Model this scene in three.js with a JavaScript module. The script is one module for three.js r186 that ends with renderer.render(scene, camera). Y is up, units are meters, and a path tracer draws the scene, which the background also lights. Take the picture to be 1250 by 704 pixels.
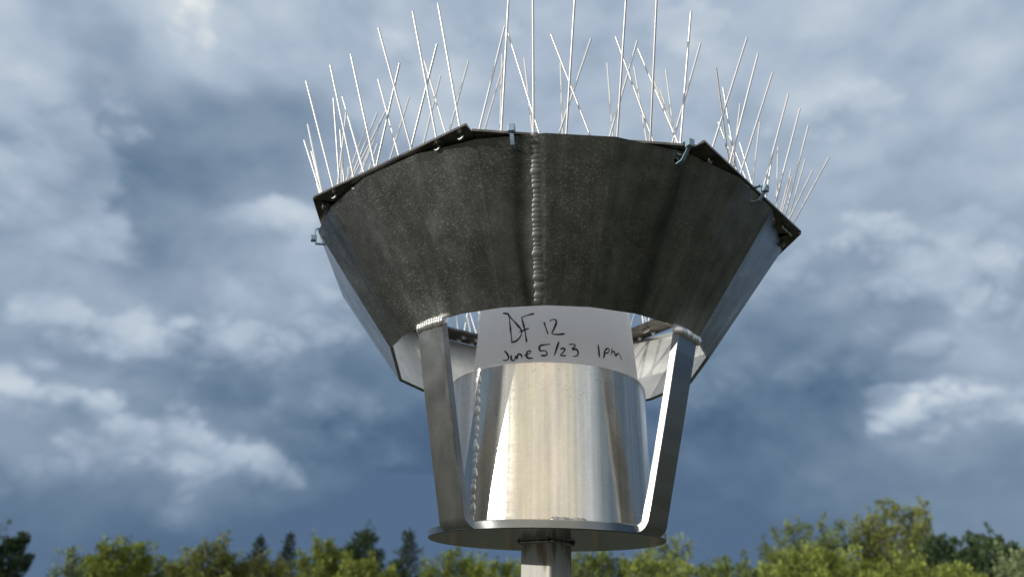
import * as THREE from 'three';
import { mergeGeometries, toCreasedNormals } from 'three/addons/utils/BufferGeometryUtils.js';
import { ImprovedNoise } from 'three/addons/math/ImprovedNoise.js';

// ---------------------------------------------------------------- camera, sky, sun, exposure
const DEG = Math.PI / 180;
const H0 = 1.55;                       // height of the gauge's base plate above the ground
const W = 1024, H = 576;
const scene = new THREE.Scene();
const camera = new THREE.PerspectiveCamera(45.51, W / H, 0.05, 6000);
camera.position.set(0, H0 - 0.0515, 0.5744);
camera.rotation.set(0.4415, 0.0545, 0.0215, 'YXZ');
camera.focus = 0.5;
camera.userData.fStop = 8;
scene.add(camera);

const noise = new ImprovedNoise();
function fbm(x, y, z, oct = 5, gain = 0.5) {
  let a = 1, s = 0, n = 0;
  for (let i = 0; i < oct; i++) { s += a * noise.noise(x + i * 7.3, y + i * 3.1, z - i * 5.7); n += a; a *= gain; x *= 2.03; y *= 2.03; z *= 2.03; }
  return s / n;
}
function rng(seed) { let s = seed >>> 0; return () => { s = (s + 0x6D2B79F5) >>> 0; let t = s; t = Math.imul(t ^ (t >>> 15), t | 1); t ^= t + Math.imul(t ^ (t >>> 7), t | 61); return ((t ^ (t >>> 14)) >>> 0) / 4294967296; }; }
const clamp = (x, a, b) => Math.min(b, Math.max(a, x));
const lerp = (a, b, t) => a + (b - a) * t;
const smooth = (a, b, x) => { const t = clamp((x - a) / (b - a), 0, 1); return t * t * (3 - 2 * t); };
const lin = (c) => { c /= 255; return c <= 0.04045 ? c / 12.92 : ((c + 0.055) / 1.055) ** 2.4; };

// cloud cover: azimuth (from -z towards +x), elevation, brightness
const cover = [
  [-49,37,175, -44.1,39.4,165, -39.6,41.3,175, -36.5,42.4,205, -31.7,43.9,175, -24,45.8,165, -15.4,47.2,175, -6.2,48,170, 3.2,48,165, 12.3,47.2,165, 20.7,45.8,172, 28.2,44,180, 34.6,41.9,175, 42.6,38.6,170],
  [-47.7,34.2,180, -44.9,35.5,150, -41.8,36.8,150, -38.4,38.2,170, -35.3,39.2,190, -30.6,40.6,165, -23.1,42.4,165, -14.8,43.7,180, -5.9,44.4,170, 3.1,44.4,162, 11.8,43.7,170, 18.4,42.8,180, 27.2,40.8,172, 33.5,38.8,165, 38,37.2,180, 41.4,35.7,168],
  [-46.4,30.8,180, -44,31.8,140, -40.4,33.2,128, -35.9,34.8,130, -30.8,36.3,135, -26.6,37.3,150, -22.2,38.2,165, -14.2,39.4,175, -1.4,40.1,170, 11.3,39.4,170, 22.7,37.6,165, 29.4,36,178, 35.2,34.1,170, 40.2,32.3,172],
  [-45,27.2,172, -42.2,28.3,140, -38.6,29.6,122, -34.7,30.8,122, -29.7,32.1,128, -25.6,33.1,150, -22,33.7,150, 25.2,32.7,165, 28.9,31.8,158, 34,30.4,165, 39,28.7,178],
  [-44.1,24.7,160, -39.8,26.1,150, -36.7,27.1,128, -32.6,28.2,130, -27.6,29.4,135, -24.2,30.1,165, 24.5,29.7,170, 30.5,28.3,150, 34.8,27.2,150, 38.2,26.1,155],
  [-43.4,22.6,152, -39.7,23.8,152, -33.2,25.5,150, -29.6,26.4,165, -25.1,27.3,170, -21.7,27.9,160, -1.3,29.5,150, 24,27.3,150, 27.7,26.5,175, 29.9,26,165, 32.6,25.4,140, 37.5,24,165],
  [-42.4,19.4,148, -39.6,20.2,150, -36.1,21.1,155, -31.1,22.2,160, -26.3,23.2,165, -22.3,23.8,160, 20.2,24,140, 23.3,23.6,135, 26.3,23.1,150, 29.1,22.5,160, 31.8,22,145, 34.3,21.4,150, 36.6,20.9,150],
  [-41.4,16.3,140, -38.7,16.9,160, -36.2,17.5,165, -32.5,18.2,145, -29.1,18.8,140, -26.1,19.3,160, -22.3,19.9,150, -17.7,20.4,140, -1.2,21.4,140, 16.4,20.6,125, 19.6,20.3,120, 22.6,19.9,118, 27.2,19.2,120, 30.9,18.6,140, 33.4,18.1,165, 35.7,17.7,165],
  [-40.5,13.2,150, -39.1,13.4,165, -37.3,13.8,125, -34.3,14.3,128, -30.6,14.9,125, -26.6,15.5,120, -22.9,15.9,115, -18.5,16.4,125, -14.5,16.7,110, -1.2,17.3,105, 14.6,16.9,105, 19,16.5,105, 23.1,16.1,108, 27,15.7,140, 29.1,15.4,112, 31.6,15,150, 33.5,14.7,165, 34.9,14.5,165],
  [-39.7,10.6,140, -37.9,10.9,155, -35.1,11.3,150, -32.1,11.7,140, -28.8,12.1,125, -24.2,12.6,115, -20.5,13,110, -14.8,13.5,100, -1.1,14,95, 14.2,13.7,98, 18.5,13.5,105, 24.3,13,110, 27.5,12.7,125, 30,12.4,155, 32.8,12.1,155, 34.2,11.9,140],
  [-39,8,125, -36.3,8.4,130, -33.4,8.7,145, -30.3,9,160, -26.5,9.4,150, -23.7,9.6,140, -20.1,9.9,110, -15.7,10.2,92, -11.2,10.5,85, -1.1,10.8,90, 12,10.7,95, 18.1,10.4,112, 23.7,10.1,115, 28.9,9.8,112, 33.5,9.3,115],
  [-38.4,6,110, -34.8,6.4,115, -31.4,6.7,118, -27.7,7,125, -23.2,7.3,100, -19.1,7.6,88, -14.1,7.8,80, -10.3,8,78, -1.1,8.2,80, 11.8,8.2,100, 17.8,8.1,105, 23.3,7.9,112, 28.4,7.6,125, 33,7.3,125],
  [-37.9,4.1,102, -35.2,4.2,100, -33.3,4.4,98, -29.4,4.6,92, -25.1,4.9,85, -19.9,5.2,80, -12.6,5.5,78, -9.5,5.6,75, -1.1,5.8,80, 11.5,5.8,98, 14.5,5.8,92, 17.4,5.8,95, 28,5.5,125, 32.5,5.3,125],
  [-37.2,1.7,98, -28.8,2,90, -19.5,2.3,80, -9.2,2.6,78, 11.3,3,95, 27.4,3,115],
];
const around = [   // the rest of the sky: storm to the sides, broken bright cloud on the low sun's side
  [-62, 5, 84], [-62, 18, 100], [-72, 42, 150], [62, 5, 88], [62, 18, 104], [72, 42, 150],
  [-88, 4, 88], [-88, 16, 100], [-92, 35, 150], [88, 4, 88], [88, 16, 100], [92, 35, 150], [-112, 5, 108], [-112, 17, 116], [112, 5, 100], [112, 17, 108], [-118, 38, 170], [118, 38, 165],
  [-100, 55, 205], [100, 55, 200], [0, 68, 215], [0, 90, 300], [-130, 62, 236], [130, 62, 232], [-60, 74, 250], [60, 74, 250], [180, 76, 262],
  [-122, 6, 160], [-122, 20, 176], [122, 6, 150], [122, 20, 160], [-135, 6, 226], [-135, 20, 222], [135, 6, 206], [135, 20, 204], [-155, 6, 238], [-155, 20, 234], [155, 6, 232], [155, 20, 228], [180, 6, 238], [180, 20, 234], [180, 40, 215], [180, 65, 225], [-150, 40, 216], [150, 40, 210],
];
const pts = [];
for (const row of cover) for (let i = 0; i < row.length; i += 3) pts.push([row[i], row[i + 1], row[i + 2], 2.2]);
for (const [a, e, t] of around) pts.push([a, e, t, 9]);
for (const p of pts) { const a = p[0] * DEG, e = p[1] * DEG; p.push(Math.sin(a) * Math.cos(e), Math.sin(e), -Math.cos(a) * Math.cos(e)); }
const GA = 241, GE = 101;              // control field on a grid: every 1.5 degrees round, 1 degree up from -10
const field = new Float32Array(GA * GE);
for (let j = 0; j < GE; j++) for (let i = 0; i < GA; i++) {
  const a = (i * 1.5 - 180) * DEG, e = (j - 10) * DEG, x = Math.sin(a) * Math.cos(e), y = Math.sin(e), z = -Math.cos(a) * Math.cos(e);
  let s = 0, n = 0;
  for (const p of pts) { const d2 = ((x - p[4]) ** 2 + (y - p[5]) ** 2 + (z - p[6]) ** 2) / DEG ** 2, w = (1 / (d2 + p[3] * p[3])) ** 2.2 * p[3] ** 2; s += w * p[2]; n += w; }
  field[j * GA + i] = s / n;
}
function coverAt(az, el) {
  const u = Math.min((((az + 540) % 360)) / 1.5, GA - 1.001), v = clamp(el + 10, 0, GE - 1.001), i = Math.floor(u), j = Math.floor(v), fu = u - i, fv = v - j;
  return lerp(lerp(field[j * GA + i], field[j * GA + i + 1], fu), lerp(field[(j + 1) * GA + i], field[(j + 1) * GA + i + 1], fu), fv);
}
const tones = [[50, 40, 60, 86], [78, 56, 80, 109], [100, 83, 105, 132], [125, 109, 130, 152], [150, 136, 153, 173], [170, 161, 176, 194], [190, 183, 195, 207], [215, 210, 216, 219], [240, 246, 240, 227], [270, 330, 300, 262]];
function tone(t, out, at) {
  let k = 1; while (k < tones.length - 1 && t > tones[k][0]) k++;
  const a = tones[k - 1], b = tones[k], f = clamp((t - a[0]) / (b[0] - a[0]), 0, 1.2);
  for (let c = 0; c < 3; c++) out[at + c] = lin(lerp(a[c + 1], b[c + 1], f));
  out[at + 3] = 1;
}
// heaped clouds: azimuth, elevation, half-width, half-height (degrees), brightness at the top and underneath, opacity
const heaps = [
  [-36.1, 16.9, 4.7, 3.1, 182, 124, 0.82],
  [-25.7, 17.5, 5.9, 4.1, 178, 120, 0.82],
  [-39.2, 12.0, 3.1, 2.2, 200, 146, 0.92],
  [-35.9, 12.3, 3.5, 1.9, 188, 136, 0.87],
  [-30.5, 9.6, 7.0, 3.2, 180, 134, 0.77],
  [-24.9, 8.6, 6.1, 2.6, 172, 122, 0.72],
  [-25.3, 28.4, 3.6, 2.0, 192, 156, 0.72],
  [-19.2, 19.3, 4.9, 5.1, 168, 118, 0.72],
  [27.8, 25.8, 3.8, 3.1, 190, 146, 0.87],
  [32.3, 12.8, 5.9, 3.6, 202, 136, 0.95],
  [29.4, 11.9, 3.5, 2.0, 182, 130, 0.87],
  [35.3, 18.6, 3.4, 3.2, 190, 141, 0.87],
  [27.2, 15.1, 1.6, 1.1, 172, 136, 0.82],
  [30.5, 17.8, 2.5, 1.4, 172, 128, 0.77],
  [-35.5, 40.1, 2.0, 3.6, 220, 182, 0.95],
  [33.5, 24.5, 4.9, 3.0, 174, 136, 0.67],
  [20.8, 23.6, 4.7, 3.2, 168, 128, 0.62],
  [-14.7, 42.8, 6.4, 3.0, 196, 168, 0.52],
  [28.7, 35.8, 6.0, 3.2, 196, 162, 0.62],
  [29.5, 21.8, 5.9, 3.5, 174, 134, 0.72],
  [-38.8, 17.2, 3.5, 3.0, 180, 136, 0.72],
  [-16.7, 13.3, 5.7, 4.2, 140, 94, 0.62],
  [14.8, 16.2, 4.8, 4.2, 130, 94, 0.62],
  [-37.5, 7.4, 5.5, 1.9, 152, 114, 0.62],
  [22.6, 16.2, 5.3, 3.2, 128, 100, 0.62],
  [-35.9, 28.6, 6.9, 4.9, 112, 124, 0.85],
  [-6.8, 44.4, 7.3, 3.4, 190, 162, 0.52],
  [16.8, 43.0, 6.2, 3.2, 196, 164, 0.52],
  [-41.0, 24.0, 5.0, 12.0, 176, 160, 0.60],
];
{ const r = rng(4); for (let k = 0; k < 60; k++) { const a = 45 + r() * 270, e = 6 + r() * 45, w = 4 + r() * 7, b = coverAt(a > 180 ? a - 360 : a, e); heaps.push([a > 180 ? a - 360 : a, e, w / Math.cos(e * DEG) * 0.8, w * 0.5, b + 13, b - 12, 0.45]); } }
const SW = 2048, SH = 1024, skyData = new Float32Array(SW * SH * 4);
for (let r = 0; r < SH; r++) {
  const el = ((r + 0.5) / SH - 0.5) * 180;
  if (el < -4) { for (let c = 0; c < SW; c++) tone(110, skyData, (r * SW + c) * 4); continue; }
  const y = Math.sin(el * DEG), ce = Math.cos(el * DEG);
  for (let c = 0; c < SW; c++) {
    const phi = ((c + 0.5) / SW - 0.5) * 2 * Math.PI, x = Math.cos(phi) * ce, z = Math.sin(phi) * ce;
    const az = Math.atan2(x, -z) / DEG, px = x * 3.6, py = y * 4.6, pz = z * 3.6;
    const w1 = fbm(px + 11, py, pz, 4, 0.45), w2 = fbm(px, py + 23, pz + 5, 4, 0.45);
    const near = smooth(0, 12, el);
    let t = coverAt(az + w1 * 8 / Math.max(ce, 0.3), el + w2 * 5 * near);
    // lumpy relief, lit from above
    const bx = px * 2.7 + w1 * 0.5, by = py * 2.9 + w2 * 0.5, bz = pz * 2.7;
    const b0 = fbm(bx, by, bz, 5, 0.48), b1 = fbm(bx, by + 0.35, bz, 4, 0.48);
    t += (b0 * 15 + (b0 - b1) * 18) * lerp(0.35, 1, smooth(2, 14, el));
    let bill = 0, q = 1, f = 2.6, n = 0;
    for (let i = 0; i < 5; i++) { bill += q * Math.abs(noise.noise(px * f + 3.7, py * f * 1.15, pz * f)); n += q; q *= 0.55; f *= 2.1; }
    bill = bill / n;
    for (const p of heaps) {
      const dy = (el - p[1]) / p[3]; if (dy > 1.8 || dy < -1.8) continue;
      let da = az - p[0]; if (da > 180) da -= 360; if (da < -180) da += 360; const dx = (da + w1 * 3) / p[2]; if (dx > 1.8 || dx < -1.8) continue;
      const d = Math.hypot(dx, dy * (dy < 0 ? 0.85 : 1)) + (0.26 - bill) * 1.7 + w2 * 0.7;
      const soft = p[4] < p[5], m = (soft ? smooth(1.45, 0.15, d + (bill - 0.26) * 1.1) : smooth(1.12, dy > -0.1 ? 0.66 : 0.1, d)) * p[6]; if (m <= 0) continue;
      t = lerp(t, lerp(p[5], p[4], smooth(-0.7, 0.75, dy + (bill - 0.26) * 2.2)) + (b0 - b1) * 26 + (bill - 0.26) * 40, m);
    }
    t = lerp(t, Math.max(t, 92 + (t - 92) * 0.25), smooth(14, 10, el)) + 3;
    tone(t, skyData, (r * SW + c) * 4);
  }
}
const sky = new THREE.DataTexture(skyData, SW, SH, THREE.RGBAFormat, THREE.FloatType);
sky.mapping = THREE.EquirectangularReflectionMapping; sky.magFilter = THREE.LinearFilter; sky.minFilter = THREE.LinearFilter; sky.needsUpdate = true;
scene.background = sky;
scene.environment = sky;

const sunAz = -56 * DEG, sunEl = 13 * DEG;      // behind the camera, to the left, low
const sun = new THREE.DirectionalLight(new THREE.Color(1.0, 0.94, 0.84), 3.2);
sun.position.set(Math.sin(sunAz) * Math.cos(sunEl) * 30, H0 + Math.sin(sunEl) * 30, Math.cos(sunAz) * Math.cos(sunEl) * 30);
sun.target.position.set(0, H0, 0);
sun.castShadow = true; sun.shadow.mapSize.set(4096, 4096);
Object.assign(sun.shadow.camera, { left: -22, right: 22, top: 22, bottom: -22, near: 1, far: 70 });
scene.add(sun, sun.target);

const renderer = new THREE.WebGLRenderer({ antialias: true });
renderer.setSize(W, H);
renderer.toneMapping = THREE.LinearToneMapping;
renderer.toneMappingExposure = 1.1;
renderer.shadowMap.enabled = true;

// ---------------------------------------------------------------- helpers
const V = (x, y, z) => new THREE.Vector3(x, y, z);
const cyl = (az, r, y) => V(Math.sin(az) * r, y, Math.cos(az) * r);      // azimuth from +z (towards the viewer) to +x
function mesh(name, geo, mat, parent, label) {
  const m = new THREE.Mesh(geo, mat); m.name = name; m.castShadow = m.receiveShadow = true;
  if (label) m.userData.label = label;
  parent.add(m); return m;
}
// creased normals at millimetre scale
function creased(g, angle) { const q = g.clone().scale(200, 200, 200), n = toCreasedNormals(q, angle); n.scale(0.005, 0.005, 0.005); return n; }
const used = {};
function numbered(name) { const n = used[name] = (used[name] ?? -1) + 1; return n ? name + '_' + String(n).padStart(3, '0') : name; }
function thing(name, label, category, pos = [0, 0, 0], group) {
  const g = new THREE.Group(); g.name = numbered(name); g.position.set(...pos);
  g.userData = { label, category }; if (group) g.userData.group = group;
  scene.add(g); return g;
}
function dataTex(w, h, fn, srgb, repeat) {
  const d = new Uint8Array(w * h * 4), o = [0, 0, 0];
  for (let j = 0; j < h; j++) for (let i = 0; i < w; i++) { fn((i + 0.5) / w, (j + 0.5) / h, o); const k = (j * w + i) * 4; d[k] = clamp(o[0], 0, 1) * 255; d[k + 1] = clamp(o[1], 0, 1) * 255; d[k + 2] = clamp(o[2], 0, 1) * 255; d[k + 3] = 255; }
  const t = new THREE.DataTexture(d, w, h); t.magFilter = THREE.LinearFilter; t.minFilter = THREE.LinearMipmapLinearFilter; t.generateMipmaps = true;
  t.wrapS = t.wrapT = THREE.RepeatWrapping; if (srgb) t.colorSpace = THREE.SRGBColorSpace; if (repeat) t.repeat.set(...repeat); t.needsUpdate = true; return t;
}
// a box-like bar swept along a list of frames {p: centre, a: half-width vector, b: half-thickness vector}, edges chamfered by c (0..1 of the half-thickness)
function sweep(frames, c = 0.14) {
  const pos = [], idx = [], n = 8;
  for (const f of frames) {
    const la = f.a.length(), lb = f.b.length(), ca = c * lb / la, cb = c;
    for (const [s, t] of [[1 - ca, 1], [-(1 - ca), 1], [-1, 1 - cb], [-1, -(1 - cb)], [-(1 - ca), -1], [1 - ca, -1], [1, -(1 - cb)], [1, 1 - cb]]) {
      const q = f.p.clone().addScaledVector(f.a, s).addScaledVector(f.b, t); pos.push(q.x, q.y, q.z);
    }
  }
  for (let k = 0; k < frames.length - 1; k++) for (let i = 0; i < n; i++) { const a = k * n + i, b = k * n + (i + 1) % n; idx.push(a, b, a + n, b, b + n, a + n); }
  for (let i = 1; i < n - 1; i++) { idx.push(0, i + 1, i); const e = (frames.length - 1) * n; idx.push(e, e + i, e + i + 1); }
  const g = new THREE.BufferGeometry(); g.setAttribute('position', new THREE.Float32BufferAttribute(pos, 3)); g.setIndex(idx);
  const ni = creased(g, 0.5);
  const uv = []; const pp = ni.attributes.position, nn = ni.attributes.normal;
  for (let i = 0; i < pp.count; i++) uv.push((pp.getX(i) + pp.getZ(i) * 0.7) * 8, pp.getY(i) * 8);
  ni.setAttribute('uv', new THREE.Float32BufferAttribute(uv, 2));
  return ni;
}
// a run of overlapping weld ripples along points, flattened onto the surface
function weld(points, normal, width, height, step, seed, jitter = 0.15) {
  const r = rng(seed), parts = [], curve = new THREE.CatmullRomCurve3(points), L = curve.getLength(), n = Math.max(2, Math.round(L / step));
  for (let i = 0; i <= n; i++) {
    const t = i / n, p = curve.getPointAt(t), d = curve.getTangentAt(t), nn = (typeof normal === 'function' ? normal(p) : normal).clone().normalize(), s = d.clone().cross(nn).normalize();
    const k = 1 + (r() - 0.5) * 2 * jitter, g = new THREE.SphereGeometry(1, 12, 8);
    // each ripple leans over the one before it
    const m = new THREE.Matrix4().makeBasis(s.clone().multiplyScalar(width / 2 * k), nn.clone().addScaledVector(d, 0.55).multiplyScalar(height * k), d.clone().multiplyScalar(step * 1.05 * k)).setPosition(p.addScaledVector(s, (r() - 0.5) * width * jitter * 0.5));
    g.applyMatrix4(m); g.computeVertexNormals(); parts.push(g);
  }
  return mergeGeometries(parts);
}
// ---------------------------------------------------------------- metals and plastics
const cylRough = dataTex(1024, 512, (u, v, o) => {
  const brushed = fbm(u * 9, v * 90, 3, 3) * 0.5 + fbm(u * 40, v * 220, 9, 2) * 0.3, cloudy = fbm(Math.cos(u * 6.283) * 2.2, Math.sin(u * 6.283) * 2.2, v * 3.5, 4);
  const grain = noise.noise(u * 700, v * 330, 1.5);
  o[0] = 1; const st = fbm(Math.cos(u * 6.283) * 30, Math.sin(u * 6.283) * 30, v * 1.2, 3); o[1] = 0.29 + brushed * 0.12 + cloudy * 0.14 + st * 0.12 + grain * 0.08; o[2] = 0.90;
});
const cylColor = dataTex(1024, 512, (u, v, o) => {
  const c = fbm(Math.cos(u * 6.283) * 3, Math.sin(u * 6.283) * 3, v * 4 + 8, 5), g = noise.noise(u * 500, v * 260, 4.5) * 0.03 + noise.noise(u * 180, v * 24, 2.5) * 0.02;
  const st = fbm(Math.cos(u * 6.283) * 24, Math.sin(u * 6.283) * 24, v * 0.9, 4), st2 = fbm(Math.cos(u * 6.283) * 7, Math.sin(u * 6.283) * 7, v * 0.4 + 5, 3);
  const spots = smooth(0.42, 0.6, noise.noise(u * 240, v * 120, 8.5)) * smooth(0.2, 0.45, v) * 0.07;
  const k = 0.9 + c * 0.1 + g + st * 0.13 + st2 * 0.1 - spots; o[0] = k; o[1] = k * (0.985 - c * 0.02); o[2] = k * (0.955 - c * 0.05 + st2 * 0.06);
}, true);
const cylBump = dataTex(1024, 512, (u, v, o) => { o[0] = o[1] = o[2] = 0.5 + fbm(u * 30, v * 260, 5, 3) * 0.35 + noise.noise(u * 640, v * 300, 6) * 0.12; });
const M = {};
M.sleeve = new THREE.MeshPhysicalMaterial({ color: new THREE.Color(0.86, 0.83, 0.775), metalness: 1, roughness: 0.62, map: cylColor, roughnessMap: cylRough, metalnessMap: cylRough, bumpMap: cylBump, bumpScale: 0.00006 });
const plateTex = dataTex(512, 512, (u, v, o) => {
  const c = fbm(u * 6, v * 6, 12, 5), s = noise.noise(u * 150, v * 150, 3); o[0] = 1; o[1] = 0.8 + c * 0.35 + s * 0.08; o[2] = 0.94;
});
const plateCol = dataTex(512, 512, (u, v, o) => { const c = fbm(u * 5, v * 5, 31, 5), s = noise.noise(u * 170, v * 170, 7); const k = 0.84 + c * 0.15 + s * 0.05; o[0] = k; o[1] = k * 0.998; o[2] = k * 0.985; }, true);
M.plate = new THREE.MeshStandardMaterial({ color: new THREE.Color(0.56, 0.575, 0.59), metalness: 1, roughness: 0.34, map: plateCol, roughnessMap: plateTex, metalnessMap: plateTex });
M.disc = M.plate.clone(); M.disc.roughness = 0.2; M.disc.color.setRGB(0.34, 0.35, 0.36);  // plate metal darkened to imitate the dark reflection on its underside
M.weld = new THREE.MeshStandardMaterial({ color: new THREE.Color(0.78, 0.77, 0.75), metalness: 0.9, roughness: 0.42 });
const hash = (i, j, k) => { const t = Math.sin(i * 127.1 + j * 311.7 + k * 74.7) * 43758.5453; return t - Math.floor(t); };
const shieldTex = dataTex(2048, 512, (u, v, o) => {          // g roughness, b metalness: dull mill finish peppered with dust specks
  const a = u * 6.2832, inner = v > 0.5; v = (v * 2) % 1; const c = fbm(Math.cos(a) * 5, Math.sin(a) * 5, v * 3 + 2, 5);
  const patch = 0.5 + fbm(Math.cos(a) * 3, Math.sin(a) * 3, v * 2, 3);
  const speck = (smooth(0.86, 1, hash(Math.floor(u * 2048), Math.floor(v * 300), 1)) * 0.8 + smooth(0.5, 0.65, noise.noise(u * 420, v * 95, 7.5)) * 0.6) * patch;
  o[0] = 1; o[1] = 0.78 + c * 0.3 + speck * 0.2; o[2] = 0.96 - clamp(speck, 0, 1) * 0.5 - Math.max(0, c) * 0.12;
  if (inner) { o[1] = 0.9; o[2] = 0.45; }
});
const armAz = [-38 * DEG, 50 * DEG, 176 * DEG];
const shieldCol = dataTex(2048, 512, (u, v, o) => {
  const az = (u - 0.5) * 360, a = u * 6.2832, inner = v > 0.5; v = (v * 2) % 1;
  const streak = fbm(Math.cos(a) * 9, Math.sin(a) * 9, v * 0.5, 5), streak2 = fbm(Math.cos(a) * 26, Math.sin(a) * 26, v * 0.9 + 3, 4), mott = fbm(Math.cos(a) * 14, Math.sin(a) * 14, v * 9, 4);
  const sp = hash(Math.floor(u * 2048), Math.floor(v * 300), 1);
  let k = 0.66 + streak * 0.20 + streak2 * 0.08 + mott * 0.14 + smooth(0.86, 1, sp) * 0.14;
  const heat = Math.exp(-(((az + 5.2) / 1.3) ** 2)); k *= 1 - heat * 0.3;                   // darker heat line beside the seam weld
  const clean = Math.exp(-(((az + 2) / 1.6) ** 2)); k += clean * 0.16;                      // brushed strip along it
  const band = Math.exp(-(((az - 27.5) / 2.2) ** 2)); k *= 1 - band * 0.22;  // facet shading along a bend, put into the colour
  for (const q of armAz) { const d = (((az - q / DEG) + 540) % 360 - 180) / 8.5, e = v / 0.17; k += 0.24 * Math.exp(-(d ** 4) - e * e); }   // wire-brushed by the arm welds
  const scratch = smooth(0.985, 1, Math.cos((v * 3 + Math.sin(a * 7)) * 9)) * smooth(0.3, 0.5, fbm(Math.cos(a) * 20, Math.sin(a) * 20, v * 4, 2)); k += scratch * 0.15;
  if (inner) k = 0.93 + streak * 0.12 + mott * 0.1;                                        // inside coloured paler, imitating the sky light that falls into it
  o[0] = k; o[1] = k * 0.995; o[2] = k * 0.98;
}, true);
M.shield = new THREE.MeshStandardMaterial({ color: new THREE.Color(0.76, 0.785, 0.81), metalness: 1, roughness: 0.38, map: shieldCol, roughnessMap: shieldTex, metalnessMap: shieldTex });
const postTex = dataTex(256, 1024, (u, v, o) => {
  const c = fbm(u * 5, v * 16, 2, 5), st = fbm(u * 26, v * 2, 9, 4), top = smooth(0.99, 1, v + fbm(u * 9, v * 40, 5, 4) * 0.03);
  const k = (0.80 + c * 0.16 + st * 0.1) * (1 - top * 0.22); o[0] = k; o[1] = k * lerp(1, 0.92, top); o[2] = k * lerp(0.98, 0.82, top);
}, true);
M.post = new THREE.MeshStandardMaterial({ color: new THREE.Color(0.80, 0.80, 0.79), metalness: 0.12, roughness: 0.6, map: postTex });
M.wire = new THREE.MeshStandardMaterial({ color: new THREE.Color(0.70, 0.70, 0.70), metalness: 0.9, roughness: 0.5 });
const railTex = dataTex(256, 256, (u, v, o) => { const c = fbm(u * 8, v * 8, 4, 4), k = 0.8 + c * 0.5; o[0] = k; o[1] = k * 0.97; o[2] = k * 0.93; }, true);
M.rail = new THREE.MeshStandardMaterial({ color: new THREE.Color(0.24, 0.235, 0.23), metalness: 0.9, roughness: 0.32, map: railTex });
M.tie = new THREE.MeshPhysicalMaterial({ color: new THREE.Color(0.32, 0.46, 0.58), roughness: 0.35, transmission: 0.25, thickness: 0 });
M.jar = new THREE.MeshPhysicalMaterial({ color: new THREE.Color(0.95, 0.95, 0.965), roughness: 1, transmission: 0.65, thickness: 0, specularIntensity: 0.6 });
M.seam = new THREE.MeshStandardMaterial({ color: new THREE.Color(0.27, 0.27, 0.265), metalness: 1, roughness: 0.6 });
M.ink = new THREE.MeshStandardMaterial({ color: new THREE.Color(0.018, 0.018, 0.022), roughness: 0.6 });

// ---------------------------------------------------------------- the dust-fall gauge: post, plate, arms, sleeve, conical shield
const gauge = thing('dust_collector', 'welded grey metal dust collector with flared conical shield on a square post', 'dust collector', [0, H0, 0]);
{ // post
  const s = 0.0147, h = H0 + 0.001, sh = new THREE.Shape(); const r = 0.003;
  sh.moveTo(-s + r, -s); sh.lineTo(s - r, -s); sh.quadraticCurveTo(s, -s, s, -s + r); sh.lineTo(s, s - r); sh.quadraticCurveTo(s, s, s - r, s); sh.lineTo(-s + r, s); sh.quadraticCurveTo(-s, s, -s, s - r); sh.lineTo(-s, -s + r); sh.quadraticCurveTo(-s, -s, -s + r, -s);
  const g = new THREE.ExtrudeGeometry(sh, { depth: h, bevelEnabled: false, curveSegments: 4 });
  g.rotateX(-Math.PI / 2); g.translate(0, -H0, 0); g.rotateY(-37 * DEG);
  const p = g.attributes.position, uv = [];
  for (let i = 0; i < p.count; i++) uv.push(Math.atan2(p.getX(i), p.getZ(i)) / 6.283 * 2 + 0.5, (p.getY(i) + H0) / h);
  g.setAttribute('uv', new THREE.Float32BufferAttribute(uv, 2));
  const post = mesh('post', g, M.post, gauge);
  const q = []; for (let k = 0; k <= 4; k++) { const a = -37 * DEG + (k * 90 + 45) * DEG; q.push(cyl(a, 0.0205, -0.0012)); }
  const ws = []; for (let k = 0; k < 4; k++) { const mid = q[k].clone().add(q[k + 1]); mid.y = 0; ws.push(weld([q[k], q[k].clone().lerp(q[k + 1], 0.5), q[k + 1]], mid.normalize(), 0.0026, 0.0008, 0.0026, 40 + k, 0.4)); }
  mesh('weld_bead', mergeGeometries(ws), M.plate, post);
}
{ // round base plate
  const R = 0.0928, t = 0.006, b = 0.0006;
  const g = new THREE.LatheGeometry([[0.0001, 0], [R - b, 0], [R, b], [R, t - b], [R - b, t], [0.0001, t]].map(([x, y]) => new THREE.Vector2(x, y)), 96);
  const gg = creased(g.toNonIndexed(), 0.4); const p = gg.attributes.position, uv = [];
  for (let i = 0; i < p.count; i++) uv.push(p.getX(i) * 6, p.getZ(i) * 6 + p.getY(i) * 6);
  gg.setAttribute('uv', new THREE.Float32BufferAttribute(uv, 2));
  mesh('base_plate', gg, M.disc, gauge);
}
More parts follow.
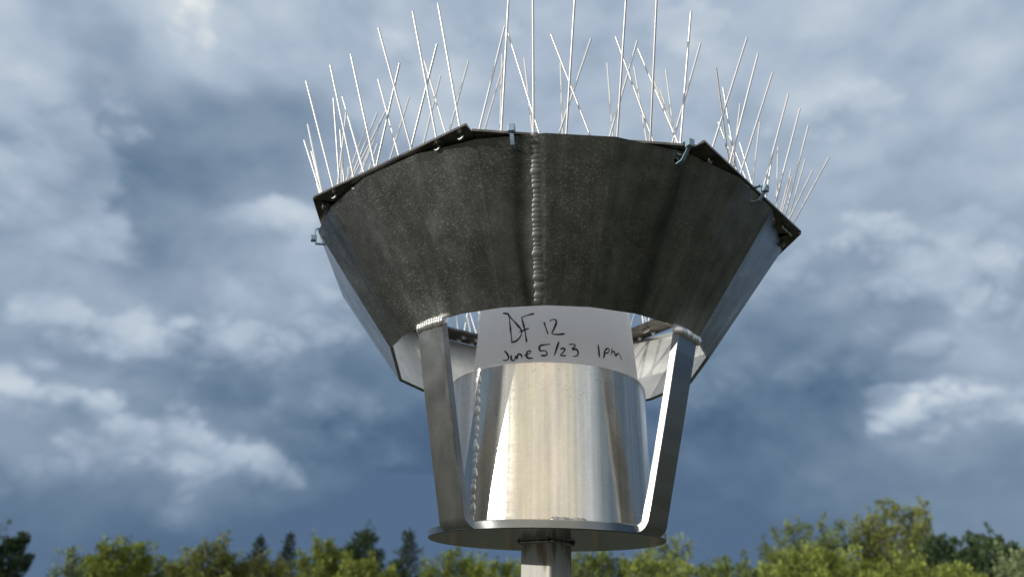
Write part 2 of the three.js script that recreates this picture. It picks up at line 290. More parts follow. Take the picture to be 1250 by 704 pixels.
function arm(a0, a1, seed) {            // a tab of the plate bent up and out to the shield's lower edge
  const path = [], w0 = 0.0131, th = 0.0028, lean = Math.atan2(0.1365 - 0.0975, 0.128), rb = 0.0085;
  path.push([0.080, 0.003, 0, 1.3], [0.0885, 0.003, 0, 1.26]);
  const cx = 0.0885, cy = 0.003 + rb, end = Math.PI / 2 - lean;
  for (let i = 1; i <= 8; i++) { const q = end * i / 8; path.push([cx + rb * Math.sin(q), cy - rb * Math.cos(q), q, lerp(1.26, 1.04, i / 8)]); }
  const l = path[path.length - 1], top = 0.1385, len = (top - l[1]) / Math.cos(lean);
  for (let i = 1; i <= 6; i++) path.push([l[0] + Math.sin(lean) * len * i / 6, l[1] + Math.cos(lean) * len * i / 6, end, i === 1 ? 1.0 : 1.0]);
  const y0 = 0.003, frames = path.map(([r, y, q, k]) => {
    const az = lerp(a0, a1, clamp((y - y0) / (top - y0), 0, 1)), rad = cyl(az, 1, 0), tan = V(Math.cos(az), 0, -Math.sin(az));
    const nrm = rad.clone().multiplyScalar(Math.sin(q)).add(V(0, -Math.cos(q), 0));
    return { p: rad.clone().multiplyScalar(r).add(V(0, y, 0)), a: tan.multiplyScalar(w0 * k), b: nrm.multiplyScalar(th) };
  });
  const m = mesh('arm', sweep(frames), M.plate, gauge);
  const e = frames[frames.length - 1], c = e.p.clone().addScaledVector(e.b, 0.7); c.y += 0.0012;
  const d = e.a.clone().normalize(), n = e.b.clone().normalize();
  mesh('weld_bead', weld([c.clone().addScaledVector(d, -0.0125), c.clone().add(V(0, 0.0004, 0)), c.clone().addScaledVector(d, 0.0125)], n, 0.0075, 0.0036, 0.0024, seed, 0.14), M.weld, m);
}
arm(-42.3 * DEG, armAz[0], 5); arm(53 * DEG, armAz[1], 6); arm(176 * DEG, armAz[2], 7);
{ // sleeve: an open pipe welded on the plate
  const R = 0.084, t = 0.004, y0 = 0.0055, y1 = 0.1199, b = 0.0006;
  const prof = [[R - t, y0], [R - t, y1 - b], [R - t + b, y1], [R - b, y1], [R, y1 - b], [R, y0]].reverse();
  const g = creased(new THREE.LatheGeometry(prof.map(([x, y]) => new THREE.Vector2(x, y)), 160).toNonIndexed(), 0.4);
  const p = g.attributes.position, uv = [];
  for (let i = 0; i < p.count; i += 3) {
    const az = [0, 1, 2].map((k) => Math.atan2(p.getX(i + k), p.getZ(i + k)));
    for (let k = 0; k < 3; k++) { let a = az[k]; if (Math.max(...az) - Math.min(...az) > 3 && a < 0) a += Math.PI * 2; uv.push(a / (2 * Math.PI) + 0.5, p.getY(i + k) / 0.264); }
  }
  g.setAttribute('uv', new THREE.Float32BufferAttribute(uv, 2));
  const sl = mesh('sleeve', g, M.sleeve, gauge);
  const seam = []; for (let i = 0; i <= 6; i++) seam.push(cyl(-38.5 * DEG, R, 0.008 + (y1 - 0.010) * i / 6));
  mesh('weld_bead', weld(seam, cyl(-38.5 * DEG, 1, 0), 0.0040, 0.0007, 0.0024, 21, 0.7), M.weld, sl, 'lumpy vertical weld seam');
  for (const [a, l, s] of [[11, 0.02, 3], [60, 0.016, 4], [-70, 0.02, 8], [130, 0.02, 9]]) {
    const q = []; for (let i = -3; i <= 3; i++) q.push(cyl(a * DEG + i * l / 6 / R, R + 0.0004, 0.0072));
    mesh('weld_bead', weld(q, V(Math.sin(a * DEG), 0.9, Math.cos(a * DEG)), 0.0026, 0.0009, 0.0024, s, 0.6), M.plate, sl);
  }
}
const tilt = (p) => { p.y += 0.0066 * p.x + 0.0074 * p.z; return p; };
const RB = 0.138, YB = 0.1411, RT = 0.2079, YT = 0.2339;
{ // conical shield: one sheet folded along bend lines, welded down the front
  const bends = [-180, -155, -130, -102, -66, -54, -40, -26, -13, 0, 13, 27.5, 42.5, 58, 78, 106, 131, 156, 180];
  const holes = { '-13': [-6], 13: [26.2], 42.5: [49.5], '-102': [-68], 106: [118], '-155': [-142] };
  const parts = [];
  for (let k = 0; k < bends.length - 1; k++) {
    const a0 = bends[k] * DEG, a1 = bends[k + 1] * DEG;
    const A = cyl(a0, RB, YB), B = cyl(a1, RB, YB), C = cyl(a1, RT, YT), D = cyl(a0, RT, YT);
    const ex = B.clone().sub(A).normalize(), up = D.clone().add(C).multiplyScalar(0.5).sub(A.clone().add(B).multiplyScalar(0.5)).normalize(), n = ex.clone().cross(up).normalize();
    const O = A.clone().add(B).multiplyScalar(0.5), to2 = (p) => { const q = p.clone().sub(O); return new THREE.Vector2(q.dot(ex), q.dot(up)); };
    const sh = new THREE.Shape([A, B, C, D].map(to2));
    for (const az of holes[bends[k]] ?? []) {
      const f = (az - bends[k]) / (bends[k + 1] - bends[k]), c = to2(cyl(a0 + (a1 - a0) * f, RT, YT)), top = to2(D).y, h = new THREE.Path();
      h.absarc(c.x * 0.96, top - 0.0068, 0.0021, 0, Math.PI * 2, true); sh.holes.push(h);
    }
    const th = 0.0028, g = new THREE.ExtrudeGeometry(sh, { depth: th, bevelEnabled: false, curveSegments: 10 });
    g.applyMatrix4(new THREE.Matrix4().makeBasis(ex, up, n).setPosition(O.clone().addScaledVector(n, -th)));
    const p = g.attributes.position, uv = [], mid = (a0 + a1) / 2;
    for (let i = 0; i < p.count; i++) {
      const x = p.getX(i), z = p.getZ(i); let a = Math.atan2(x, z); if (a - mid > Math.PI) a -= 2 * Math.PI; if (a - mid < -Math.PI) a += 2 * Math.PI;
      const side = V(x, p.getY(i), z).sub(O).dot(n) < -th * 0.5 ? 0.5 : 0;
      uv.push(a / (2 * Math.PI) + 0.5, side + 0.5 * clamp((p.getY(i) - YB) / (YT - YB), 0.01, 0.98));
    }
    g.setAttribute('uv', new THREE.Float32BufferAttribute(uv, 2)); parts.push(g);
  }
  const g = mergeGeometries(parts), p = g.attributes.position, q = V(0, 0, 0);
  for (let i = 0; i < p.count; i++) { tilt(q.fromBufferAttribute(p, i)); p.setXYZ(i, q.x, q.y, q.z); }
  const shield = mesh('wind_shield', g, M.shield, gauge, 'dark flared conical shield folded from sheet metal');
  const line = [], nrm = V(0, -0.6, 0.8), sa = -1.9 * DEG;
  for (let i = 0; i <= 8; i++) { const f = lerp(0.03, 0.985, i / 8); line.push(tilt(cyl(sa, lerp(RB, RT, f) * 0.9945, lerp(YB, YT, f)))); }
  mesh('weld_bead', weld(line, nrm, 0.0072, 0.0010, 0.0033, 77, 0.2), M.seam, shield, 'vertical weld seam of stacked ripples');
}

// ---------------------------------------------------------------- white jar standing in the sleeve, with handwriting
{
  const jar = thing('sample_jar', 'white plastic jar with black handwriting standing inside the metal sleeve', 'jar', [0.0076, H0 + 0.0064, 0]);
  const y = (h) => h - 0.0064, out = [[0.001, 0.0066], [0.064, 0.0066], [0.066, 0.009], [0.0715, 0.118], [0.0703, 0.14], [0.0672, 0.188], [0.0668, 0.1955]], inn = [[0.0650, 0.1955], [0.0655, 0.188], [0.0686, 0.14], [0.0698, 0.118], [0.0645, 0.0105], [0.001, 0.0085]];
  const g = new THREE.LatheGeometry([...out, ...inn].map(([r, h]) => new THREE.Vector2(r, y(h))), 120);
  mesh('jar_body', creased(g.toNonIndexed(), 0.6), M.jar, jar);
  const R = (h) => 0.0703 - (h - 0.14) * 0.0031 / 0.048;
  const strokes = [
  [[-39.2, 172.8], [-33.8, 169.7], [-32.3, 161.1], [-29.7, 144.5]],
  [[-34.5, 169.9], [-26.0, 158.1], [-22.7, 152.0], [-23.7, 147.5], [-26.6, 144.5], [-30.6, 144.0]],
  [[-23.8, 164.2], [-21.4, 165.2], [-14.4, 166.6]],
  [[-23.2, 164.1], [-21.0, 154.9], [-18.9, 142.1]],
  [[-24.5, 152.0], [-17.5, 154.0]],
  [[-7.6, 158.3], [-4.9, 147.6]],
  [[-3.8, 158.6], [-2.2, 160.3], [-0.1, 160.2], [0.5, 158.1], [-0.9, 152.5], [-2.3, 148.1], [1.2, 147.3], [5.9, 148.0]],
  [[-35.4, 138.1], [-33.8, 136.3], [-31.5, 130.8], [-33.3, 129.4], [-36.2, 130.3]],
  [[-29.7, 133.0], [-29.2, 128.9], [-27.1, 128.1], [-26.3, 131.8], [-25.3, 128.8], [-24.6, 132.5], [-22.6, 132.1], [-21.6, 128.9]],
  [[-20.3, 130.7], [-16.5, 132.5], [-16.2, 134.3], [-18.1, 133.9], [-18.6, 129.8], [-17.4, 128.3], [-14.3, 127.9]],
  [[-3.3, 139.0], [-10.1, 137.6], [-9.8, 133.7], [-6.7, 133.5], [-5.4, 131.1], [-6.7, 129.4], [-9.3, 129.9]],
  [[2.1, 141.2], [-1.0, 129.2]],
  [[2.9, 134.8], [5.3, 135.5], [5.6, 133.8], [3.0, 129.7], [6.4, 129.4]],
  [[8.4, 138.9], [11.9, 139.5], [12.4, 138.2], [10.4, 135.0], [13.1, 135.3], [14.3, 132.4], [12.9, 129.5], [10.8, 129.3]],
  [[28.7, 142.3], [28.8, 131.2]],
  [[33.8, 138.6], [32.0, 131.1]],
  [[33.8, 138.3], [36.3, 140.7], [37.5, 139.6], [35.2, 136.4], [33.4, 135.9]],
  [[40.0, 141.8], [38.9, 136.0]],
  [[39.4, 138.1], [41.7, 139.6], [42.8, 136.3], [45.2, 138.9], [47.3, 138.6], [48.1, 135.8], [49.0, 134.7]],
  ];
  const pos = [], idx = [];
  strokes.forEach((s, k) => {
    const c = new THREE.CatmullRomCurve3(s.map(([a, h]) => V(a * DEG * 0.0695, h / 1000, 0)), false, 'centripetal'), n = Math.max(8, Math.round(c.getLength() / 0.0006)), start = pos.length / 3;
    for (let i = 0; i <= n; i++) {
      const p = c.getPointAt(i / n), t = c.getTangentAt(i / n), w = (0.00066 + 0.0002 * Math.sin(k * 1.7 + i * 0.23)) * (i < 2 || i > n - 2 ? 0.7 : 1);
      for (const sgn of [-1, 1]) { const u = p.x - t.y * w * sgn, h = p.y + t.x * w * sgn, q = cyl(u / 0.0695, R(h) + 0.00012 + k * 0.000006, y(h)); pos.push(q.x, q.y, q.z); }
    }
    for (let i = 0; i < n; i++) { const a = start + i * 2; idx.push(a, a + 2, a + 1, a + 1, a + 2, a + 3); }
  });
  const wg = new THREE.BufferGeometry(); wg.setAttribute('position', new THREE.Float32BufferAttribute(pos, 3)); wg.setIndex(idx); wg.computeVertexNormals();
  mesh('handwriting', wg, M.ink, jar, 'black marker writing reading DF 12 June 5/23 1pm');
}

// ---------------------------------------------------------------- bird-spike strips round the shield's upper rim
const radii = [0.205, 0.223, 0.223, 0.223, 0.223, 0.199, 0.216, 0.216, 0.214, 0.205], corners = [-99, -54, -13.3, 28.3, 71, 113, 155, 197, 231, 261];
const rodL = 0.098, rodR = 0.0008;
const rodGeo = new THREE.CylinderGeometry(rodR, rodR, rodL + 0.004, 7, 1); rodGeo.translate(0, (rodL + 0.004) / 2 - 0.004, 0);
const stubGeo = new THREE.TorusGeometry(0.0022, rodR, 6, 10, Math.PI); stubGeo.rotateZ(Math.PI);
const outerRows = {       // [along the strip in mm, lean outward, lean along the strip]
  0: [[14, 20, 6], [36, 22, 4], [58, 21, 0], [98, 20, -3], [121, 22, -6], [155, 18, -13]],
  1: [[17, 21, -7], [40, 21, -3], [63, 20, -4], [100, 25, -3], [123, 22, 1], [144, 18, -1]],
  2: [[21, 25, 0], [43, 27, -4], [65, 29, 0], [100, 32, -1], [123, 33, -3], [144, 21, 3]],
  3: [[21, 22, 4], [47, 21, 1], [63, 21, 7], [99, 20, 5], [122, 20, 5], [142, 18, 9], [155, 20, 28], [147, 9, 36]],
};
const innerRows = {
  1: [[42, 10, -17], [4, -1, -4], [7, -12, -2], [10, -10, 13], [79, 8, -16], [45, 13, 24], [57, -11, -1], [80, 12, 25], [125, 4, -17], [93, -9, 0], [24, -15, -5], [117, -9, 3]],
  2: [[4, 10, 10], [7, -8, 10], [21, -8, 0], [52, 8, -17], [45, -9, -4], [89, 11, -21], [65, -10, 1], [58, 8, 16], [101, -8, 1], [133, 12, -19], [94, 9, 15], [126, -9, -1], [146, -9, 2], [153, -14, -5], [139, 11, 16], [151, -20, 0]],
  3: [[80, 14, -30], [95, 6, -17], [107, 7, 13], [117, -9, -6], [132, -10, -1], [74, 6, 13], [5, -11, -10], [155, 5, 11], [156, 3, 32]],
};
const stripLabels = [
  'bird spike strip on the far left rim, beyond the left corner of the shield', 'bird spike strip along the left front rim rising to the right, with crossing thin rods',
  'bird spike strip along the middle front rim above the weld seam, with tallest rods', 'bird spike strip along the right front rim, descending, its rods leaning right',
  'bird spike strip on the far right rim, turning back behind the right corner', 'bird spike strip on the right rear rim, seen right of the jar',
  'bird spike strip at the back of the rim, hidden behind the jar', 'bird spike strip on the left rear rim, seen left of the jar', 'bird spike strip on the rear left rim between the back and the far left',
];
for (let k = 0; k < corners.length - 1; k++) {
  const r = rng(900 + k), a0 = corners[k] * DEG, a1 = corners[k + 1] * DEG, A = cyl(a0, k === 2 ? 0.2165 : radii[k], 0), B = cyl(a1, k === 2 ? 0.2165 : radii[k + 1], 0), ex = B.clone().sub(A), Wd = ex.length(); ex.normalize();
  const out = V(-ex.z, 0, ex.x); if (out.dot(A) < 0) out.negate();
  const strip = thing('bird_spike_strip', stripLabels[k], 'bird spikes', [A.x, H0 + 0.2359, A.z], 'bird spike strips round the shield rim');
  delete strip.userData.group;
  const L = new THREE.Matrix4().makeBasis(ex, V(0, 1, 0), out.clone());      // local x along, y up, z outward
  const flip = ex.clone().cross(V(0, 1, 0)).dot(out) < 0;
  // rail: a thin folded plate with shallow lips, ends cut square to the neighbour
  const cut = 0.0012, wid = 0.031, sec = [[0, 0], [0, 0.0018], [-0.002, 0.0024], [-0.005, 0.002], [-wid + 0.005, 0.002], [-wid + 0.002, 0.0026], [-wid, 0.002], [-wid, 0], [-wid + 0.004, 0.0006], [-0.004, 0.0006]];
  const half0 = Math.abs(Math.tan(((corners[k] - corners[(k + 8) % 9] + 360) % 360) / 2 * DEG)) * 0.55, half1 = 0.2;
  const pos = [], idx = [], n = sec.length;
  for (const [end, dir, hf] of [[0, 1, half0], [Wd, -1, half1]]) for (const [z, yy] of sec) { const q = V(end + dir * (cut - z * hf), yy, z).applyMatrix4(L); pos.push(q.x, q.y, q.z); }
  for (let i = 0; i < n; i++) { const a = i, b = (i + 1) % n; flip ? idx.push(a, a + n, b, b, a + n, b + n) : idx.push(a, b, a + n, b, b + n, a + n); }
  const tri = THREE.ShapeUtils.triangulateShape(sec.map(([z, yy]) => new THREE.Vector2(z, yy)), []);
  for (const [a, b, c] of tri) { idx.push(a, b, c, a + n, c + n, b + n); }
  let rg = new THREE.BufferGeometry(); rg.setAttribute('position', new THREE.Float32BufferAttribute(pos, 3)); rg.setIndex(idx); rg = creased(rg, 0.3);
  const uv = []; for (let i = 0; i < rg.attributes.position.count; i++) uv.push(rg.attributes.position.getX(i) * 9, rg.attributes.position.getZ(i) * 9); rg.setAttribute('uv', new THREE.Float32BufferAttribute(uv, 2));
  const rail = mesh('base_rail', rg, M.rail, strip);
  const outer = outerRows[k] ?? [0.13, 0.27, 0.41, 0.63, 0.77, 0.91].map((f) => [f * Wd * 1000, 21 + (r() - 0.5) * 4, (r() - 0.5) * 6]);
  const inner = innerRows[k] ?? [0.13, 0.28, 0.41, 0.64, 0.8, 0.92].flatMap((f, i) => [[f * Wd * 1000, -10 + (r() - 0.5) * 4, (r() - 0.5) * 6], ...(i % 2 ? [[f * Wd * 950, 9, 16 + (r() - 0.5) * 4], [f * Wd * 960, 9, -17 + (r() - 0.5) * 4]] : [])]);
  const stubs = [];
  const rod = (u, t, l, z) => {
    const m = mesh('spike', rodGeo, M.wire, strip), d = V(Math.tan(l * DEG), 1, Math.tan(t * DEG)).applyMatrix4(L).normalize();
    m.position.copy(V(clamp(u / 1000, 0.004, Wd - 0.004), 0.0024, z).applyMatrix4(L)); m.quaternion.setFromUnitVectors(V(0, 1, 0), d);
    const s = stubGeo.clone(); s.rotateY(Math.atan2(out.x, out.z)); s.translate(m.position.x, -0.0002, m.position.z); stubs.push(s);
  };
  for (const [u, t, l] of outer) rod(u, t, l, -0.007);
  for (const [u, t, l] of inner) rod(u, t, l, -0.019);
  mesh('wire_loops', mergeGeometries(stubs), M.wire, strip).userData.kind = 'stuff';
}

// ---------------------------------------------------------------- zip ties lashing the strips to the shield
const tieSpots = [
  [-6, 'pale blue zip tie on the front rim just left of the weld seam', 0.2115], [26.5, 'pale blue zip tie right of the middle, at the corner of two spike strips', 0.2150], [49.5, 'pale blue zip tie halfway down the right front rim', 0.2115],
  [-68, 'pale blue zip tie at the far left corner of the shield', 0.2085], [118, 'zip tie on the right rear rim', 0.2215], [-142, 'zip tie on the left rear rim', 0.2215],
];
for (const [az, label, ro] of tieSpots) {
  const tie = thing('zip_tie', label, 'zip tie', [0, H0, 0]), a = az * DEG, dy = 0.0066 * Math.sin(a) * 0.21 + 0.0074 * Math.cos(a) * 0.21, rh = RT - 0.0047, yh = YT - 0.0056 + dy;
  // section in the radial plane: through the hole, over the rail
  const ring = (e) => { const s = new THREE.Shape(); s.moveTo(rh + 0.004 + e, yh - 0.0018 - e); s.quadraticCurveTo(ro + 0.0005 + e, yh + 0.002, ro + 0.0008 + e, 0.2366); s.quadraticCurveTo(ro + 0.001 + e, 0.2398 + e, ro - 0.003, 0.2398 + e); s.lineTo(ro - 0.026, 0.2398 + e); s.quadraticCurveTo(ro - 0.0305 - e, 0.2398 + e, ro - 0.0305 - e, 0.2370); s.quadraticCurveTo(ro - 0.030 - e, 0.2335, rh - 0.004 - e, yh - 0.0006 - e); s.lineTo(rh + 0.004 + e, yh - 0.0018 - e); return s; };
  const sh = ring(0.0009); sh.holes.push(new THREE.Path(ring(0).getPoints(6).reverse()));
  const g = new THREE.ExtrudeGeometry(sh, { depth: 0.0026, bevelEnabled: false, curveSegments: 6 }); g.translate(0, 0, -0.0013);
  const B = new THREE.Matrix4().makeBasis(cyl(a, 1, 0), V(0, 1, 0), V(-Math.cos(a), 0, Math.sin(a)));
  g.applyMatrix4(B); mesh('strap', g, M.tie, tie);
  const hs = new THREE.Shape(); hs.moveTo(-0.0018, -0.002); hs.lineTo(0.0016, -0.0022); hs.lineTo(0.0022, 0.0014); hs.lineTo(-0.0014, 0.002);
  const hg = new THREE.ExtrudeGeometry(hs, { depth: 0.0036, bevelEnabled: true, bevelSize: 0.0006, bevelThickness: 0.0006, bevelSegments: 2 }); hg.translate(ro + 0.0016, 0.2362 + (az === -68 ? -0.006 : 0), -0.0018); hg.applyMatrix4(B);
  mesh('tie_head', hg, M.tie, tie);
}
// ---------------------------------------------------------------- ground
{
  const gt = dataTex(512, 512, (u, v, o) => { const a = u * 6.2832, b = v * 6.2832, c = fbm(Math.cos(a) * 3 + 4, Math.sin(a) * 3 + Math.cos(b) * 3, Math.sin(b) * 3, 5), k = 0.8 + c * 0.7; o[0] = k * 0.95; o[1] = k; o[2] = k * 0.8; });
  gt.repeat.set(900, 900);
  const g = new THREE.CircleGeometry(2500, 96); g.rotateX(-Math.PI / 2);
  const m = mesh('ground', g, new THREE.MeshStandardMaterial({ color: new THREE.Color(0.042, 0.046, 0.032), roughness: 1, map: gt }), scene, 'grassy ground under the trees and the post'); m.userData.kind = 'structure';
}

// ---------------------------------------------------------------- trees and bushes behind
const leafMat = new THREE.MeshPhysicalMaterial({ color: 0xffffff, vertexColors: true, roughness: 0.75, transmission: 0.22, thickness: 0, side: THREE.DoubleSide, specularIntensity: 0.3 });
const barkMat = new THREE.MeshStandardMaterial({ color: new THREE.Color(0.085, 0.068, 0.05), roughness: 0.95 });
function limb(a, b, r0, r1, bend, r, seg = 5) {
  const c = a.clone().lerp(b, 0.5).add(V((r() - 0.5) * bend, (r() - 0.2) * bend * 0.5, (r() - 0.5) * bend)), curve = new THREE.QuadraticBezierCurve3(a, c, b);
  const g = new THREE.TubeGeometry(curve, seg, 1, 6), p = g.attributes.position, n = 7;
  for (let i = 0; i <= seg; i++) { const o = curve.getPointAt(i / seg), rad = lerp(r0, r1, i / seg); for (let j = 0; j < n; j++) { const k = i * n + j; p.setXYZ(k, o.x + (p.getX(k) - o.x) * rad, o.y + (p.getY(k) - o.y) * rad, o.z + (p.getZ(k) - o.z) * rad); } }
  g.computeVertexNormals(); return { g, curve };
}
class Leaves {
  constructor(r, hue) { this.r = r; this.hue = hue; this.pos = []; this.col = []; this.idx = []; }
  add(p, size, dir, shade = 1) {
    const r = this.r, n = V(r() - 0.5, r() - 0.1, r() - 0.5).normalize(), t = dir.clone().addScaledVector(V(r() - 0.5, r() - 0.5, r() - 0.5), 1.1).normalize(), s = t.clone().cross(n).normalize().multiplyScalar(size * 0.3), k = this.pos.length / 3;
    const fold = n.clone().multiplyScalar(size * 0.08), a = p, b = p.clone().addScaledVector(t, size * 0.5).add(s).add(fold), c = p.clone().addScaledVector(t, size), d = p.clone().addScaledVector(t, size * 0.5).sub(s).add(fold);
    for (const q of [a, b, c, d]) this.pos.push(q.x, q.y, q.z);
    const h = this.hue, f = r(), v = (0.72 + r() * 0.56) * shade;
    const col = [lerp(h[0][0], h[1][0], f) * v, lerp(h[0][1], h[1][1], f) * v, lerp(h[0][2], h[1][2], f) * v];
    for (let i = 0; i < 4; i++) this.col.push(...col);
    this.idx.push(k, k + 1, k + 2, k, k + 2, k + 3);
  }
  geometry() { const g = new THREE.BufferGeometry(); g.setAttribute('position', new THREE.Float32BufferAttribute(this.pos, 3)); g.setAttribute('color', new THREE.Float32BufferAttribute(this.col, 3)); g.setIndex(this.idx); g.computeVertexNormals(); return g; }
}
const hues = {                                    // two leaf colours mixed leaf by leaf (linear)
  bright: [[0.300, 0.330, 0.073], [0.148, 0.215, 0.053]], olive: [[0.259, 0.278, 0.076], [0.132, 0.172, 0.058]], dark: [[0.036, 0.066, 0.036], [0.074, 0.109, 0.043]],
  mid: [[0.206, 0.248, 0.068], [0.099, 0.148, 0.053]], pale: [[0.273, 0.330, 0.167], [0.166, 0.231, 0.117]], spruce: [[0.044, 0.074, 0.065], [0.074, 0.102, 0.073]],
};
const camY = H0 - 0.0515, camZ = 0.5744;
function place(az, dist) { return V(Math.sin(az * DEG) * dist, 0, camZ - Math.cos(az * DEG) * dist); }
// a broadleaf: trunk, limbs, upright leafy shoots; peaks = [offset along x, share of the full height] make the uneven top
function broadleaf(name, label, category, az, dist, topEl, width, peaks, hue, seed, o = {}) {
  topEl -= az < 0 ? 0.42 : 0.12;
  const r = rng(seed), h = camY + dist * Math.tan(topEl * DEG), t = thing(name, label, category, place(az, dist).toArray());
  t.rotation.y = -az * DEG;
  const wood = [], lv = new Leaves(r, hues[hue]), leaf = o.leaf ?? 0.056, depth = width * (o.depth ?? 0.8), base = h * (o.base ?? 0.22);
  const low = [[-width * 0.24, 0.62, 0.6], [width * 0.24, 0.6, 0.6], [0, 0.5, 0.7]];
  const trunk = limb(V(0, -0.03, 0), V((r() - 0.5) * 0.15, base, (r() - 0.5) * 0.1), 0.05 + h * 0.012, 0.035 + h * 0.006, 0.1, r); wood.push(trunk.g);
  for (const [px, share, spread = 0.42, dens = 1] of [...peaks, ...low]) {
    const tip = V(px, h * share, (r() - 0.5) * depth * 0.35), L = limb(trunk.curve.getPoint(0.75 + r() * 0.25), tip.clone().multiply(V(1, 0.93, 1)), 0.03, 0.006, 0.35, r, 7); wood.push(L.g);
    const shoots = Math.round((o.shoots ?? 62) * dens);
    for (let i = 0; i < shoots; i++) {
      const f = Math.pow((i + r()) / shoots, 0.8), from = L.curve.getPoint(0.2 + 0.8 * f), reach = spread * (1.05 - f * 0.72) * (0.35 + r() * 0.95), a = r() * 6.283;
      const up = 0.35 + r() * 0.75, dir = V(Math.cos(a) * reach, up * reach * 0.9 + 0.05, Math.sin(a) * reach * 0.9), end = from.clone().add(dir);
      if (end.y > h * share * 1.015) end.y = h * share * (0.965 + r() * 0.05);
      if (r() < 0.09 && f > 0.5) end.y += 0.1 + r() * 0.2;                     // a leggy shoot standing clear of the crown
      const d = end.clone().sub(from), dn = d.clone().normalize();
      if (i % 2 === 0) wood.push(limb(from, end, 0.006, 0.002, 0.05, r, 2).g);
      const n = Math.round((o.leaves ?? 36) * (0.7 + r() * 0.6)), tone = 0.75 + r() * 0.5;
      for (let j = 0; j < n; j++) {
        const s = 0.12 + 0.9 * Math.sqrt(r()), c = 0.12 * spread / 0.42 * (1.15 - s * 0.85) + 0.015;
        lv.add(from.clone().addScaledVector(d, s).add(V((r() - 0.5) * c * 2, (r() - 0.5) * c * 2, (r() - 0.5) * c * 2)), leaf * (0.6 + r() * 0.7), dn, tone);
      }
    }
  }
  mesh('trunk', mergeGeometries(wood.map((g) => { g.deleteAttribute('uv'); return g; })), barkMat, t);
  mesh('crown', lv.geometry(), leafMat, t);
  return t;
}
// a narrow conifer: straight stem, whorls of short upswept branches
function conifer(name, label, az, dist, topEl, width, hue, seed, o = {}) {
  const r = rng(seed), h = camY + dist * Math.tan(topEl * DEG), t = thing(name, label, 'tree', place(az, dist).toArray());
  const lv = new Leaves(r, hues[hue]), st = limb(V(0, -0.03, 0), V(0.02, h * 0.98, 0), 0.06, 0.008, 0.06, r, 8), wood = [st.g];
  for (let y = h * 0.12; y < h * 0.97; y += 0.085) {
    const f = (h - y) / h, reach = Math.min(width / 2, 0.05 + (h - y) * (o.slope ?? 0.3)) * (0.7 + r() * 0.5), nb = 6;
    for (let b = 0; b < nb; b++) {
      const a = (b + r()) / nb * 6.283, len = reach * (0.6 + r() * 0.6), from = V(0.02 * y / h, y, 0), end = from.clone().add(V(Math.cos(a) * len, len * (0.25 + r() * 0.35), Math.sin(a) * len));
      if (b % 2 === 0) wood.push(limb(from, end, 0.007, 0.002, 0.03, r, 2).g);
      const d = end.clone().sub(from), dn = d.clone().normalize(), n = Math.round(14 + 110 * len), tone = 0.7 + r() * 0.6;
      for (let j = 0; j < n; j++) { const s = Math.pow(r(), 0.7), c = 0.035; lv.add(from.clone().addScaledVector(d, s).add(V((r() - 0.5) * c * 2, (r() - 0.5) * c * 2, (r() - 0.5) * c * 2)), 0.05 * (0.6 + r() * 0.7), dn, tone); }
    }
  }
  for (let j = 0; j < 40; j++) lv.add(V(0.02 + (r() - 0.5) * 0.03, h * (0.94 + r() * 0.06), (r() - 0.5) * 0.03), 0.05, V(0, 1, 0));
  mesh('trunk', mergeGeometries(wood.map((g) => { g.deleteAttribute('uv'); return g; })), barkMat, t);
  mesh('crown', lv.geometry(), leafMat, t);
}
broadleaf('dark_tree', 'dark green tree with two upright spires at the left edge', 'tree', -37.6, 17, 4.9, 1.3, [[-0.45, 0.87, 0.5], [-0.14, 0.95, 0.4], [0.12, 0.955, 0.26], [0.34, 1, 0.24], [0.45, 0.84, 0.35], [0, 0.78, 0.5]], 'dark', 101, { leaves: 34 });
broadleaf('sapling', 'thin pale green sapling spire standing alone near the left edge', 'sapling', -33.6, 14, 4.05, 0.7, [[0, 1, 0.2, 0.7], [-0.12, 0.87, 0.26, 0.6], [0.16, 0.85, 0.26, 0.6]], 'pale', 102, { leaves: 16, leaf: 0.055 });
broadleaf('bush', 'rounded bright yellow-green bush right of the thin sapling', 'bush', -30.6, 15, 4.5, 1.3, [[-0.42, 0.88], [-0.22, 0.975, 0.4], [0.02, 0.985, 0.42], [0.24, 1, 0.36], [0.42, 0.92, 0.36], [0.1, 0.8, 0.5]], 'bright', 103);
broadleaf('bush', 'olive bush with brownish tip between bright bush and small dark spire', 'bush', -25.2, 16, 4.85, 1.7, [[-0.62, 0.84, 0.4], [-0.35, 0.92], [-0.1, 0.985, 0.4], [0.16, 1, 0.4], [0.42, 0.93, 0.42], [0.66, 0.86, 0.4], [0.1, 0.8, 0.55]], 'olive', 104);
conifer('narrow_conifer', 'small dark conifer spire right of the olive bush', -21.8, 19, 4.95, 0.9, 'spruce', 105);
conifer('narrow_conifer', 'dark conifer spire just left of the yellow-green tree cluster', -19.7, 19, 5.2, 0.95, 'spruce', 106);
broadleaf('broadleaf_tree', 'yellow-green tree in front of the taller dark tree, left of the collector', 'tree', -16.9, 15, 5.4, 1.2, [[-0.4, 0.9], [-0.16, 0.985, 0.36], [0.08, 1, 0.32], [0.34, 0.93, 0.42], [0.5, 0.84, 0.4], [0, 0.8, 0.55]], 'bright', 107);
broadleaf('broadleaf_tree', 'taller dark green tree behind the yellow-green tree, left of the collector', 'tree', -14.2, 17.5, 6.25, 1.1, [[-0.12, 1, 0.38, 1.3], [0.16, 0.995, 0.38, 1.3], [-0.34, 0.86, 0.4], [0.36, 0.86, 0.42], [0, 0.8, 0.5]], 'dark', 108, { leaves: 36 });
conifer('narrow_conifer', 'pointed dark conifer just left of the collector base plate', -10.8, 19, 5.9, 1.3, 'spruce', 109, { slope: 0.36 });
